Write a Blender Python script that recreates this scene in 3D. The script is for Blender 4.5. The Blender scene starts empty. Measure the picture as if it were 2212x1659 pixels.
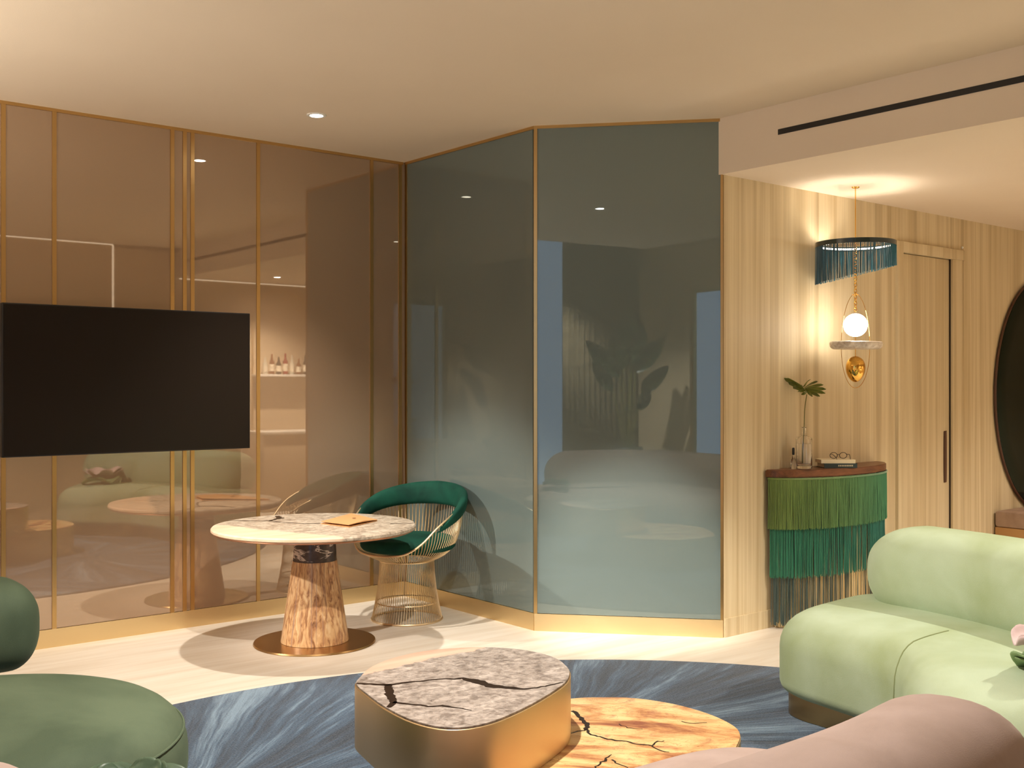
import bpy, bmesh, math, random
from mathutils import Vector, Matrix
random.seed(7)
S = bpy.context.scene
C = bpy.context.collection
PI = math.pi

# ------------------------------------------------------------ camera, world, exposure, lights
cam_d = bpy.data.cameras.new('camera'); cam = bpy.data.objects.new('camera', cam_d); C.objects.link(cam)
cam.location = (0, 0, 1.313)
cam.rotation_euler = (PI/2, 0, math.radians(50.67 - 90))
cam_d.sensor_fit = 'HORIZONTAL'; cam_d.sensor_width = 36.0
cam_d.lens = 36.0 * 2363.0 / 2212.0
cam_d.shift_y = 0.0012
cam_d.clip_start = 0.02
S.camera = cam
S.view_settings.view_transform = 'Standard'; S.view_settings.look = 'None'
S.view_settings.gamma = 1.0; S.view_settings.use_curve_mapping = False
S.view_settings.exposure = 0.45
w = bpy.data.worlds.new('dusk_sky'); S.world = w; w.use_nodes = True
bg = w.node_tree.nodes['Background']; bg.inputs[0].default_value = (0.50, 0.70, 1.0, 1); bg.inputs[1].default_value = 1.0

WARM = (1.0, 0.925, 0.83)
def spot(name, loc, energy, half_deg, blend=0.5, rad=0.03, col=WARM, aim=None):
    d = bpy.data.lights.new(name, 'SPOT'); d.energy = energy; d.color = col
    d.spot_size = math.radians(2*half_deg); d.spot_blend = blend; d.shadow_soft_size = rad
    o = bpy.data.objects.new(name, d); C.objects.link(o); o.location = loc
    if aim is not None:
        o.rotation_euler = (Vector(aim) - Vector(loc)).to_track_quat('-Z', 'Y').to_euler()
    return o
def area(name, loc, rot, sx, sy, energy, col=WARM):
    d = bpy.data.lights.new(name, 'AREA'); d.shape = 'RECTANGLE'; d.size = sx; d.size_y = sy; d.energy = energy; d.color = col
    o = bpy.data.objects.new(name, d); C.objects.link(o); o.location = loc; o.rotation_euler = rot
    return o
LA = (2.78, 4.975); LB = (1.79, 2.55); LC = (5.17, 1.35); LD = (-1.0, 5.25, 2.45)
LE = (-1.75, .35)
LT = (-.35, 4.45)
spot('downlight_beam', (LA[0], LA[1], 2.685), 140, 42, 0.85)
spot('downlight_beam', (LB[0], LB[1], 2.685), 270, 59, 0.3)
spot('added_accent_beam', (LB[0], LB[1], 2.685), 540, 10.5, 0.75, 0.03, WARM, (4.16, 4.05, 0.26))  # extra beam without its own fixture, added to brighten the lower blue glass
spot('downlight_beam', (LC[0], LC[1], 2.395), 170, 65, 0.6)
spot('downlight_beam', (LC[0]+2.2, LC[1], 2.395), 170, 65, 0.6)  # added unseen source, more light for the entry
spot('downlight_beam', (LE[0], LE[1], 3.185), 800, 52, 0.6)  # added unseen source, lights the bay curtain for its reflection
spot('spotlight_beam', LD, 460, 12, 0.6, 0.04, WARM, (3.65, 4.9, 0.22))
spot('added_uplight_beam', (LT[0], LT[1], 1.84), 110, 80, 0.4, 0.08, WARM, (LT[0]+.25, LT[1]-.2, 3.0))  # added fill aimed up to lift the ceiling brightness

# ------------------------------------------------------------ helpers
def link(name, me, m=None, parent=None, smooth=True, ang=40):
    o = bpy.data.objects.new(name, me); C.objects.link(o)
    if m: me.materials.append(m)
    if smooth:
        me.polygons.foreach_set('use_smooth', [True]*len(me.polygons))
        me.set_sharp_from_angle(angle=math.radians(ang))
    if parent: o.parent = parent
    me.update()
    return o
def from_py(name, v, f, m=None, parent=None, smooth=True, ang=40):
    me = bpy.data.meshes.new(name); me.from_pydata([tuple(p) for p in v], [], f)
    bm = bmesh.new(); bm.from_mesh(me); bmesh.ops.recalc_face_normals(bm, faces=bm.faces); bm.to_mesh(me); bm.free()
    return link(name, me, m, parent, smooth, ang)
def thing(name, label, cat, loc=(0, 0, 0), rz=0, group=None):
    o = bpy.data.objects.new(name, None); C.objects.link(o); o.location = loc; o.rotation_euler = (0, 0, rz)
    o.empty_display_size = 0.05
    return tag(o, label, cat, group)
def tag(o, label, cat, group=None):
    o['label'] = label; o['category'] = cat
    if group: o['group'] = group
    return o
def struct(o, label=None):
    o['kind'] = 'structure'
    if label: o['label'] = label
    return o
def stuff(o): o['kind'] = 'stuff'; return o
def box_vf(x0, x1, y0, y1, z0, z1):
    v = [(x0,y0,z0),(x1,y0,z0),(x1,y1,z0),(x0,y1,z0),(x0,y0,z1),(x1,y0,z1),(x1,y1,z1),(x0,y1,z1)]
    f = [(3,2,1,0),(4,5,6,7),(0,1,5,4),(1,2,6,5),(2,3,7,6),(3,0,4,7)]
    return v, f
def box(name, x0, x1, y0, y1, z0, z1, m, parent=None, bev=0):
    v, f = box_vf(x0,x1,y0,y1,z0,z1)
    me = bpy.data.meshes.new(name); me.from_pydata(v, [], f)
    if bev:
        bm = bmesh.new(); bm.from_mesh(me)
        bmesh.ops.bevel(bm, geom=list(bm.edges), offset=bev, segments=2, profile=.5, affect='EDGES'); bm.to_mesh(me); bm.free()
    return link(name, me, m, parent, smooth=bool(bev))
class MB:
    def __init__(s): s.v = []; s.f = []
    def add(s, v, f):
        o = len(s.v); s.v += [tuple(p) for p in v]; s.f += [tuple(i+o for i in q) for q in f]
    def box(s, *a): s.add(*box_vf(*a))
    def tube(s, pts, r, n=6, closed=False, cap=True): s.add(*tube_vf(pts, r, n, closed, cap))
    def build(s, name, m, parent=None, smooth=True, ang=40): return from_py(name, s.v, s.f, m, parent, smooth, ang)
def tube_vf(pts, r, n=6, closed=False, cap=True):
    P = [Vector(p) for p in pts]; k = len(P); v = []; f = []
    up = Vector((0,0,1)); prev = None
    for i, p in enumerate(P):
        if closed: t = P[(i+1)%k]-P[i-1]
        else: t = P[min(i+1,k-1)]-P[max(i-1,0)]
        t.normalize()
        if prev is None:
            a = up.cross(t)
            if a.length < .05: a = Vector((1,0,0)).cross(t)
        else: a = prev - t*prev.dot(t)
        a.normalize(); prev = a; b = t.cross(a)
        rr = r[i] if isinstance(r, (list,tuple)) else r
        for j in range(n):
            q = 2*PI*j/n; v.append(p + a*(rr*math.cos(q)) + b*(rr*math.sin(q)))
    for i in range(k if closed else k-1):
        for j in range(n):
            i2 = (i+1)%k; f.append((i*n+j, i*n+(j+1)%n, i2*n+(j+1)%n, i2*n+j))
    if cap and not closed:
        f.append(tuple(range(n))[::-1]); f.append(tuple((k-1)*n+j for j in range(n)))
    return v, f
def tube(name, pts, r, m, parent=None, n=8, closed=False):
    return from_py(name, *tube_vf(pts, r, n, closed), m, parent)
def lathe_vf(prof, n=48, c=(0,0,0)):
    v = []; f = []
    for (r, z) in prof:
        for j in range(n):
            a = 2*PI*j/n; v.append((c[0]+r*math.cos(a), c[1]+r*math.sin(a), c[2]+z))
    for i in range(len(prof)-1):
        for j in range(n): f.append((i*n+j, i*n+(j+1)%n, (i+1)*n+(j+1)%n, (i+1)*n+j))
    f.append(tuple(range(n))[::-1]); f.append(tuple((len(prof)-1)*n+j for j in range(n)))
    return v, f
def lathe(name, prof, m, parent=None, n=48, c=(0,0,0), ang=40):
    return from_py(name, *lathe_vf(prof, n, c), m, parent, True, ang)
def catmull(pts, n, closed=True):
    P = [Vector((p[0], p[1], p[2] if len(p) > 2 else 0)) for p in pts]; k = len(P); dense = []
    segs = k if closed else k-1
    for i in range(segs):
        if closed: a,b,c,d = P[i-1],P[i],P[(i+1)%k],P[(i+2)%k]
        else: a,b,c,d = P[max(i-1,0)],P[i],P[i+1],P[min(i+2,k-1)]
        for s in range(16):
            t = s/16
            dense.append(.5*((2*b)+(c-a)*t+(2*a-5*b+4*c-d)*t*t+(3*b-a-3*c+d)*t**3))
    dense.append(dense[0].copy() if closed else P[-1].copy())
    L = [0]
    for i in range(1, len(dense)): L.append(L[-1]+(dense[i]-dense[i-1]).length)
    out = []; j = 0
    m = n if closed else n-1
    for i in range(n):
        s = L[-1]*i/m
        while j < len(L)-2 and L[j+1] < s: j += 1
        u = (s-L[j])/max(1e-9, L[j+1]-L[j]); out.append(dense[j].lerp(dense[j+1], min(1,u)))
    return out
def inset(o, d):
    k = len(o); out = []
    for i in range(k):
        t = o[(i+1)%k]-o[i-1]; t.normalize(); nrm = Vector((-t.y, t.x, 0)); out.append(o[i]+nrm*d)
    return out
def smooth_loop(o, it):
    for _ in range(it):
        k = len(o); o = [(o[i-1]+o[i]*2+o[(i+1)%k])/4 for i in range(k)]
    return o
def cushion_vf(pts, z0, z1, rb, rt, crown=0.0, n=72, seg=7, bulge=0.0):
    """a soft or hard extruded outline with rounded rims; outline counter-clockwise"""
    o = catmull(pts, n)
    if sum((o[i].x*o[(i+1)%n].y-o[(i+1)%n].x*o[i].y) for i in range(n)) < 0: o.reverse()
    c = sum(o, Vector())/n
    rings = []
    for k in range(seg+1):
        a = PI/2*k/seg; rings.append((rb*(1-math.sin(a)), z0+rb*(1-math.cos(a))))
    for k in range(seg+1):
        a = PI/2*k/seg; rings.append((rt*(1-math.cos(a)), z1-rt+rt*math.sin(a)))
    v = []; f = []
    for (d, z) in rings:
        q = inset(o, d) if abs(d) > 1e-6 else o
        if d > .03: q = smooth_loop(q, int(d*60))
        zz = (z-z0)/(z1-z0); 
        for p in q: v.append((p.x+(p.x-c.x)*bulge*math.sin(PI*zz), p.y+(p.y-c.y)*bulge*math.sin(PI*zz), z))
    nr = len(rings)
    base = [Vector(v[(nr-1)*n+i]) for i in range(n)]
    for s in (.8, .6, .4, .2):
        for p in base: q = Vector((c.x, c.y, z1)).lerp(p, s); v.append((q.x, q.y, z1+crown*(1-s*s)))
        nr += 1
    for i in range(nr-1):
        for j in range(n): f.append((i*n+j, i*n+(j+1)%n, (i+1)*n+(j+1)%n, (i+1)*n+j))
    v.append((c.x, c.y, z1+crown)); k = len(v)-1
    for j in range(n): f.append(((nr-1)*n+j, (nr-1)*n+(j+1)%n, k))
    f.append(tuple(range(n))[::-1])
    return v, f
def cushion(name, pts, z0, z1, rb, rt, m, parent=None, crown=0.0, n=72, ang=60, bulge=0.0):
    return from_py(name, *cushion_vf(pts, z0, z1, rb, rt, crown, n, 7, bulge), m, parent, True, ang)
def pill_vf(path, hw, hh, ex=2.6, n=40, k=90, cap=None, lean=0.0):
    """a rounded bolster swept along a horizontal path; hw/hh half thickness and height (numbers or functions of t)"""
    P = catmull(path, k, False); v = []; f = []
    L = sum((P[i+1]-P[i]).length for i in range(k-1)); s = 0
    W = lambda fn, t: fn(t) if callable(fn) else fn
    # resample: cosine spacing near the ends
    T = [0.5-0.5*math.cos(PI*i/(k-1)) for i in range(k)]
    def at(t):
        x = t*(k-1); i = min(int(x), k-2); return P[i].lerp(P[i+1], x-i), (P[i+1]-P[i]).normalized()
    for t in T:
        p, d = at(t); w_ = W(hw, t); h_ = W(hh, t); e = cap or max(w_, h_)
        de = min(t, 1-t)*L
        q = 1.0 if de >= e else math.sqrt(max(0, 1-(1-de/e)**2))
        q = max(q, .02)
        nx = Vector((d.y, -d.x, 0)).normalized()
        for j in range(n):
            a = 2*PI*j/n; ca, sa = math.cos(a), math.sin(a)
            x = math.copysign(abs(ca)**(2/ex), ca)*w_*q; z = math.copysign(abs(sa)**(2/ex), sa)*h_*q
            v.append(p + nx*(x + lean*z) + Vector((0,0,z)))
    for i in range(k-1):
        for j in range(n): f.append((i*n+j, i*n+(j+1)%n, (i+1)*n+(j+1)%n, (i+1)*n+j))
    f.append(tuple(range(n))[::-1]); f.append(tuple((k-1)*n+j for j in range(n)))
    return v, f
def pill(name, path, hw, hh, m, parent=None, ex=2.6, cap=None, lean=0.0):
    return from_py(name, *pill_vf(path, hw, hh, ex, cap=cap, lean=lean), m, parent, True, 70)
def arc(c, r, a0, a1, n, z=0): 
    return [(c[0]+r*math.cos(math.radians(a0+(a1-a0)*i/(n-1))), c[1]+r*math.sin(math.radians(a0+(a1-a0)*i/(n-1))), z) for i in range(n)]
def ribbon_vf(pts, wid, z, h):
    """a flat strip of varying width lying at height z, h thick"""
    P = [Vector((p[0], p[1], 0)) for p in pts]; k = len(P); v = []; f = []
    for i, p in enumerate(P):
        t = (P[min(i+1,k-1)]-P[max(i-1,0)]).normalized(); nr = Vector((-t.y, t.x, 0)); q = wid[i]/2
        for s, zz in ((1,z),(-1,z),(-1,z+h),(1,z+h)): v.append((p.x+nr.x*q*s, p.y+nr.y*q*s, zz))
    for i in range(k-1):
        for j in range(4): f.append((i*4+j, i*4+(j+1)%4, i*4+4+(j+1)%4, i*4+4+j))
    f += [(3,2,1,0), tuple(4*(k-1)+j for j in range(4))]
    return v, f
def crack(pts, wid, jit, rng):
    out = []; W = []
    for i in range(len(pts)-1):
        a, b = Vector(pts[i]), Vector(pts[i+1]); L = (b-a).length; m = max(2, int(L/.012))
        for s in range(m):
            t = s/m; out.append((a.x+(b.x-a.x)*t+rng.uniform(-jit,jit), a.y+(b.y-a.y)*t+rng.uniform(-jit,jit)))
            W.append((wid[i]+(wid[i+1]-wid[i])*t)*rng.uniform(.75,1.25))
    out.append(tuple(pts[-1])); W.append(wid[-1]); return out, W

# ------------------------------------------------------------ materials
def lin(c): return tuple((x/255/12.92 if x/255 <= .04045 else ((x/255+.055)/1.055)**2.4) for x in c)+(1,)
class Mat:
    def __init__(s, name):
        s.m = bpy.data.materials.new(name); s.m.use_nodes = True; s.t = s.m.node_tree; s.b = s.t.nodes['Principled BSDF']
    def n(s, ty, **kw):
        nd = s.t.nodes.new(ty)
        for k, v in kw.items():
            if k in nd.inputs.keys():
                if isinstance(v, bpy.types.NodeSocket): s.t.links.new(v, nd.inputs[k])
                else: nd.inputs[k].default_value = v
            else: setattr(nd, k, v)
        return nd
    def l(s, a, b): s.t.links.new(a, b)
    def pos(s): 
        return s.n('ShaderNodeNewGeometry').outputs['Position']
    def mapping(s, vec, scale=(1,1,1), rot=(0,0,0), loc=(0,0,0)):
        nd = s.n('ShaderNodeMapping'); s.l(vec, nd.inputs['Vector']); nd.inputs['Scale'].default_value = scale
        nd.inputs['Rotation'].default_value = rot; nd.inputs['Location'].default_value = loc; return nd.outputs[0]
    def noise(s, vec, scale=5, detail=3, rough=.5, dist=0):
        nd = s.n('ShaderNodeTexNoise'); s.l(vec, nd.inputs['Vector']); nd.inputs['Scale'].default_value = scale
        nd.inputs['Detail'].default_value = detail; nd.inputs['Roughness'].default_value = rough; nd.inputs['Distortion'].default_value = dist
        return nd.outputs[0]
    def ramp(s, fac, stops, interp='LINEAR'):
        nd = s.n('ShaderNodeValToRGB'); nd.color_ramp.interpolation = interp; e = nd.color_ramp.elements
        while len(e) < len(stops): e.new(.5)
        for i, (p, c) in enumerate(stops): e[i].position = p; e[i].color = c if len(c) == 4 else c+(1,)
        s.l(fac, nd.inputs[0]); return nd.outputs[0]
    def math(s, op, a, b=0.0):
        nd = s.n('ShaderNodeMath', operation=op)
        for i, x in enumerate((a, b)):
            if isinstance(x, bpy.types.NodeSocket): s.l(x, nd.inputs[i])
            else: nd.inputs[i].default_value = x
        return nd.outputs[0]
    def mix(s, f, a, b, mode='MIX'):
        nd = s.n('ShaderNodeMix', data_type='RGBA', blend_type=mode)
        for i, x in ((0, f), (6, a), (7, b)):
            if isinstance(x, bpy.types.NodeSocket): s.l(x, nd.inputs[i])
            else: nd.inputs[i].default_value = x
        return nd.outputs[2]
    def bump(s, h, strength=.2, dist=.01):
        nd = s.n('ShaderNodeBump'); nd.inputs['Strength'].default_value = strength; nd.inputs['Distance'].default_value = dist
        s.l(h, nd.inputs['Height']); s.l(nd.outputs[0], s.b.inputs['Normal'])
    def set(s, **kw):
        for k, v in kw.items():
            k = k.replace('_', ' ')
            if isinstance(v, bpy.types.NodeSocket): s.l(v, s.b.inputs[k])
            else: s.b.inputs[k].default_value = v
        return s
def plain(name, col, rough=.5, **kw):
    M = Mat(name); M.set(Base_Color=col if len(col) == 4 else lin(col), Roughness=rough, **kw); return M.m

def m_paint():
    M = Mat('ceiling_paint'); p = M.pos(); n = M.noise(p, 220, 2)
    M.set(Base_Color=M.ramp(M.noise(p, .8, 3), [(.3, lin((226,208,184))), (.7, lin((232,215,192)))]), Roughness=.9); M.bump(n, .15, .002); return M.m
def m_plaster():
    M = Mat('beige_plaster'); p = M.pos()
    M.set(Base_Color=M.ramp(M.noise(p, 3, 4), [(.3, lin((196,176,146))), (.7, lin((206,186,156)))]), Roughness=.8); M.bump(M.noise(p, 90, 3), .15, .003); return M.m
def m_floor():
    M = Mat('pale_floor'); p = M.pos(); q = M.mapping(p, (1.3, 14, 1), (0,0,math.radians(9)))
    a = M.noise(q, 1.0, 5, .55, .4); b = M.noise(M.mapping(p, (2.5, 60, 1), (0,0,math.radians(9))), 1.0, 3)
    c = M.ramp(a, [(.28, lin((214,200,180))), (.5, lin((226,215,198))), (.72, lin((234,226,212)))])
    c = M.mix(.06, c, M.ramp(b, [(.3, lin((200,178,152))), (.7, lin((244,236,224)))]))
    M.set(Base_Color=c, Roughness=.5, Specular_IOR_Level=.25); M.bump(b, .05, .002); return M.m
def mirrorish(name, base, gloss, fac, rough=.015):
    M = Mat(name); M.set(Base_Color=base, Roughness=.4, Specular_IOR_Level=.3)
    g = M.n('ShaderNodeBsdfGlossy'); g.inputs['Color'].default_value = gloss; g.inputs['Roughness'].default_value = rough
    lw = M.n('ShaderNodeLayerWeight'); lw.inputs['Blend'].default_value = .25
    f = M.math('ADD', M.math('MULTIPLY', lw.outputs['Fresnel'], 1-fac), fac)
    mx = M.n('ShaderNodeMixShader'); M.l(f, mx.inputs[0]); M.l(M.b.outputs[0], mx.inputs[1]); M.l(g.outputs[0], mx.inputs[2])
    M.l(mx.outputs[0], M.t.nodes['Material Output'].inputs[0]); return M.m
def m_brass(name, col, rough, br=0.0):
    M = Mat(name); M.set(Base_Color=lin(col), Metallic=1.0, Roughness=rough)
    if br:
        p = M.pos(); n = M.noise(M.mapping(p, (2, 2, 600)), 1, 2)
        M.set(Roughness=M.math('ADD', M.math('MULTIPLY', n, br), rough-br/2)); M.bump(n, .02, .0005)
    return M.m
def m_wood():
    M = Mat('veneer_wood'); p = M.pos()
    a = M.noise(M.mapping(p, (11, 11, .16)), 1.0, 3, .5, .5); b = M.noise(M.mapping(p, (70, 70, 1.4)), 1.0, 3, .6)
    d = M.noise(M.mapping(p, (2.6, 2.6, .5)), 1.0, 2)
    c = M.ramp(a, [(.32, lin((166,144,108))), (.45, lin((204,184,144))), (.55, lin((226,210,174))), (.68, lin((190,168,128)))])
    c = M.mix(.28, c, M.ramp(b, [(.3, lin((180,156,118))), (.7, lin((234,220,186)))]))
    c = M.mix(.3, c, M.ramp(d, [(.35, lin((192,170,130))), (.65, lin((228,212,176)))]))
    M.set(Base_Color=c, Roughness=.55, Specular_IOR_Level=.3); M.bump(a, .25, .012); return M.m
def m_velvet(name, dark, light, scale=2.2, sheen=.5, bump=.25):
    M = Mat(name); p = M.pos(); n = M.noise(p, scale, 4, .55, .35); f = M.noise(p, 420, 2)
    c = M.ramp(n, [(.34, lin(dark)), (.62, lin(light))]); c = M.mix(.14, c, M.ramp(f, [(.3, lin(dark)), (.7, lin(light))]))
    M.set(Base_Color=c, Roughness=.75, Specular_IOR_Level=.2, Sheen_Weight=sheen, Sheen_Roughness=.4, Sheen_Tint=lin(light))
    M.bump(f, bump, .002); return M.m
def m_rug():
    M = Mat('streaked_blue_rug'); p = M.pos(); nz = M.n('ShaderNodeTexNoise'); M.l(p, nz.inputs[0]); nz.inputs['Scale'].default_value = 1.6; nz.inputs['Detail'].default_value = 3
    off = M.n('ShaderNodeVectorMath', operation='MULTIPLY_ADD'); M.l(nz.outputs['Color'], off.inputs[0]); off.inputs[1].default_value = (.10,.10,0); off.inputs[2].default_value = (-.05,-.05,0)
    ad = M.n('ShaderNodeVectorMath', operation='ADD'); M.l(p, ad.inputs[0]); M.l(off.outputs[0], ad.inputs[1])
    best = None; bang = None
    for k, (fx, fy) in enumerate(((2.72, 2.98), (1.22, 3.1), (2.95, 1.3), (.9, .9))):
        sb = M.n('ShaderNodeVectorMath', operation='SUBTRACT'); M.l(ad.outputs[0], sb.inputs[0]); sb.inputs[1].default_value = (fx, fy, 0)
        ln = M.n('ShaderNodeVectorMath', operation='LENGTH'); M.l(sb.outputs[0], ln.inputs[0])
        sx = M.n('ShaderNodeSeparateXYZ'); M.l(sb.outputs[0], sx.inputs[0])
        an = M.math('ADD', M.math('ARCTAN2', sx.outputs[1], sx.outputs[0]), 7.0*k)
        lnv = M.math('MULTIPLY', ln.outputs['Value'], (1.4,1,1.2,1.1)[k])
        if best is None: best, bang = lnv, an
        else:
            lt = M.math('LESS_THAN', lnv, best)
            mx = M.n('ShaderNodeMix'); M.l(lt, mx.inputs[0]); M.l(bang, mx.inputs[2]); M.l(an, mx.inputs[3]); bang = mx.outputs[0]
            best = M.math('MINIMUM', best, lnv)
    cb = M.n('ShaderNodeCombineXYZ'); M.l(bang, cb.inputs[0]); M.l(M.math('MULTIPLY', best, .05), cb.inputs[1])
    a = M.noise(cb.outputs[0], 4.5, 7, .7); b = M.noise(cb.outputs[0], 42, 6, .7); g = M.noise(p, 160, 3)
    h = M.math('ADD', M.math('MULTIPLY', a, .72), M.math('MULTIPLY', b, .28))
    c = M.ramp(h, [(.40, lin((12,24,42))), (.47, lin((34,54,78))), (.53, lin((64,92,120))), (.61, lin((142,170,194)))])
    c = M.mix(.25, c, M.ramp(g, [(.35, lin((26,40,54))), (.65, lin((140,158,172)))]))
    M.set(Base_Color=c, Roughness=.8, Specular_IOR_Level=.2, Sheen_Weight=.25); M.bump(M.math('ADD', h, M.math('MULTIPLY', g, .15)), 1.0, .03); return M.m
def m_stone(name, tones, pink, axis=(0,0), edge=.2, soft=.05, scale=9):
    M = Mat(name); p = M.pos(); a = M.noise(M.mapping(p, (1,1.7,1), (0,0,.7)), scale, 8, .7, 1.2); b = M.noise(p, scale*4, 5, .7, .5)
    c = M.ramp(a, [(.32, lin(tones[0])), (.5, lin(tones[1])), (.66, lin(tones[2]))])
    c = M.mix(.45, c, M.ramp(b, [(.38, lin(tones[0])), (.6, lin(tones[2]))]))
    if pink:
        sx = M.n('ShaderNodeSeparateXYZ'); M.l(p, sx.inputs[0])
        d = M.math('ADD', M.math('MULTIPLY', sx.outputs[0], axis[0]), M.math('MULTIPLY', sx.outputs[1], axis[1]))
        d = M.math('ADD', d, M.math('MULTIPLY', M.math('SUBTRACT', M.noise(p, 6, 5, .6), .5), .16))
        mr = M.n('ShaderNodeMapRange'); M.l(d, mr.inputs[0]); mr.inputs[1].default_value = edge; mr.inputs[2].default_value = edge+soft; f = mr.outputs[0]
        pk = M.ramp(M.noise(M.mapping(p, (1.2,6,1), (0,0,.5)), 3, 4), [(.35, lin(pink[0])), (.65, lin(pink[1]))])
        c = M.mix(f, c, pk)
    M.set(Base_Color=c, Roughness=.3, Specular_IOR_Level=.4); M.bump(b, .08, .002); return M.m
def m_onyx():
    M = Mat('veined_onyx'); p = M.pos(); q = M.mapping(p, (1,1,1), (0,0,.9))
    a = M.noise(M.mapping(q, (2.2,5.5,1)), 1, 7, .62, 1.6); b = M.noise(q, 7, 6, .65, 2.0); r = M.noise(M.mapping(q, (3,9,1)), 2, 5, .6, 2.2)
    c = M.ramp(a, [(.34, lin((150,92,66))), (.44, lin((206,150,98))), (.54, lin((236,198,138))), (.7, lin((248,222,166)))])
    c = M.mix(M.ramp(b, [(.55, (0,0,0,1)), (.72, (.7,.7,.7,1))]), c, lin((168,104,84)))
    v = M.ramp(M.math('ABSOLUTE', M.math('SUBTRACT', r, .5)), [(0, (1,1,1,1)), (.012, (0,0,0,1))])
    c = M.mix(M.math('MULTIPLY', v, .6), c, lin((120,52,36)))
    M.set(Base_Color=c, Roughness=.25, Specular_IOR_Level=.5); return M.m
def m_column():
    M = Mat('figured_column_stone'); t = M.n('ShaderNodeTexCoord'); p = t.outputs['Object']
    sx = M.n('ShaderNodeSeparateXYZ'); M.l(p, sx.inputs[0]); an = M.math('ARCTAN2', sx.outputs[1], sx.outputs[0])
    cb = M.n('ShaderNodeCombineXYZ'); M.l(an, cb.inputs[0]); M.l(M.math('MULTIPLY', sx.outputs[2], 1.2), cb.inputs[1])
    a = M.noise(M.mapping(cb.outputs[0], (1, 1.6, 1)), 5.5, 6, .6, 1.3); b = M.noise(M.mapping(cb.outputs[0], (5, .5, 1)), 1.6, 3)
    c = M.ramp(a, [(.33, lin((122,84,58))), (.43, lin((176,128,88))), (.54, lin((214,172,124))), (.68, lin((228,196,152)))])
    c = M.mix(M.ramp(b, [(.56, (0,0,0,1)), (.66, (.75,.75,.75,1))]), c, lin((158,128,116)))
    M.set(Base_Color=c, Roughness=.3); return M.m
def m_darkmarble():
    M = Mat('dark_veined_marble'); t = M.n('ShaderNodeTexCoord'); p = t.outputs['Object']
    a = M.noise(M.mapping(p, (1,1,3.2)), 7, 5, .6, .7); v = M.ramp(a, [(.5, (0,0,0,1)), (.53, (1,1,1,1)), (.57, (1,1,1,1)), (.6, (0,0,0,1))])
    b = M.noise(p, 14, 5, .6); c = M.mix(v, M.ramp(b, [(.3, lin((52,42,40))), (.7, lin((96,80,74)))]), lin((206,192,182)))
    M.set(Base_Color=c, Roughness=.25); return M.m
def m_fringe(name, c0, c1, x0, x1):
    M = Mat(name); p = M.pos(); sx = M.n('ShaderNodeSeparateXYZ'); M.l(p, sx.inputs[0])
    mr = M.n('ShaderNodeMapRange'); M.l(sx.outputs[0], mr.inputs[0]); mr.inputs[1].default_value = x0; mr.inputs[2].default_value = x1
    c = M.ramp(mr.outputs[0], [(0, lin(c0)), (1, lin(c1))]); n = M.noise(M.mapping(p, (160,160,2)), 1, 2)
    c = M.mix(M.math('MULTIPLY', n, .4), c, (.01,.02,.015,1)); M.set(Base_Color=c, Roughness=.5, Sheen_Weight=.4); return M.m
def m_walnut():
    M = Mat('walnut'); p = M.pos(); n = M.noise(M.mapping(p, (3,40,40)), 1, 5, .6, .5)
    M.set(Base_Color=M.ramp(n, [(.3, lin((84,48,28))), (.7, lin((138,86,54)))]), Roughness=.35); return M.m
def m_emit(name, col, s):
    M = Mat(name); M.set(Base_Color=(.9,.9,.9,1), Emission_Color=col, Emission_Strength=s); return M.m
def m_glass(name, col=(1,1,1,1), rough=0.0, ior=1.45):
    M = Mat(name); M.set(Base_Color=col, Roughness=rough, Transmission_Weight=1.0, IOR=ior); return M.m
def m_leaf(name, a, b):
    M = Mat(name); p = M.pos(); n = M.noise(p, 14, 3); M.set(Base_Color=M.ramp(n, [(.3, lin(a)), (.7, lin(b))]), Roughness=.4, Subsurface_Weight=0.0); return M.m

PAINT = m_paint(); PLASTER = m_plaster(); FLOOR = m_floor()
BRONZE = mirrorish('bronze_glass', lin((158,130,104)), (.86,.75,.62,1), .25)
BLUEG = mirrorish('blue_glass', lin((104,117,114)), (.78,.86,.84,1), .075)
BRASS = m_brass('satin_brass', (236,212,164), .42, .14); BRASS_DARK = m_brass('brass_trim', (206,172,116), .3)
DRUM = m_brass('brushed_brass_drum', (228,200,156), .42, .1); GOLD = m_brass('polished_gold', (240,190,96), .06)
CORE = plain('pale_brass_core', (244,222,170), .45, Metallic=.55); WIRE = m_brass('gilt_wire', (238,216,178), .42); BASEP = m_brass('bronze_plate', (192,156,106), .28)
WOOD = m_wood(); WALNUT = m_walnut(); RUG = m_rug()
LIME = m_velvet('pale_green_velvet', (160,174,130), (190,206,178), 2.0, .4)
SEAM = plain('olive_piping', (136,146,100), .8); MOSS = m_velvet('moss_green_velvet', (70,84,66), (96,110,88), 2.0, .45)
EMER = m_velvet('emerald_velvet', (8,50,40), (20,78,62), 5, .4)
PINK = m_velvet('taupe_pink_wool', (166,146,136), (178,158,150), 7, .3, .15)
ROSE = m_velvet('pink_petal_felt', (206,180,178), (226,206,204), 8, .3, .15); SAGE = m_velvet('sage_petal_felt', (112,138,96), (140,164,118), 8, .3, .15)
DKPETAL = m_velvet('dark_sage_satin', (56,76,60), (88,108,86), 8, .2, .05)
DKPETAL.node_tree.nodes['Principled BSDF'].inputs['Roughness'].default_value = .38; STONE_D = m_stone('grey_stone_drum', ((96,84,76),(152,140,130),(206,194,184)), ((206,170,148),(226,194,172)), (-.08, 1.0), 2.765, .012)
STONE_T = m_stone('cream_stone_table', ((112,92,76),(188,170,148),(230,218,198)), ((232,196,164),(240,214,186)), (-.956, -.29), -3.83, .03)
EDGE_T = m_brass('rose_metal_edge', (214,160,130), .3)
ONYX = m_onyx(); COLUMN = m_column(); COLLAR = m_darkmarble()
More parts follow.
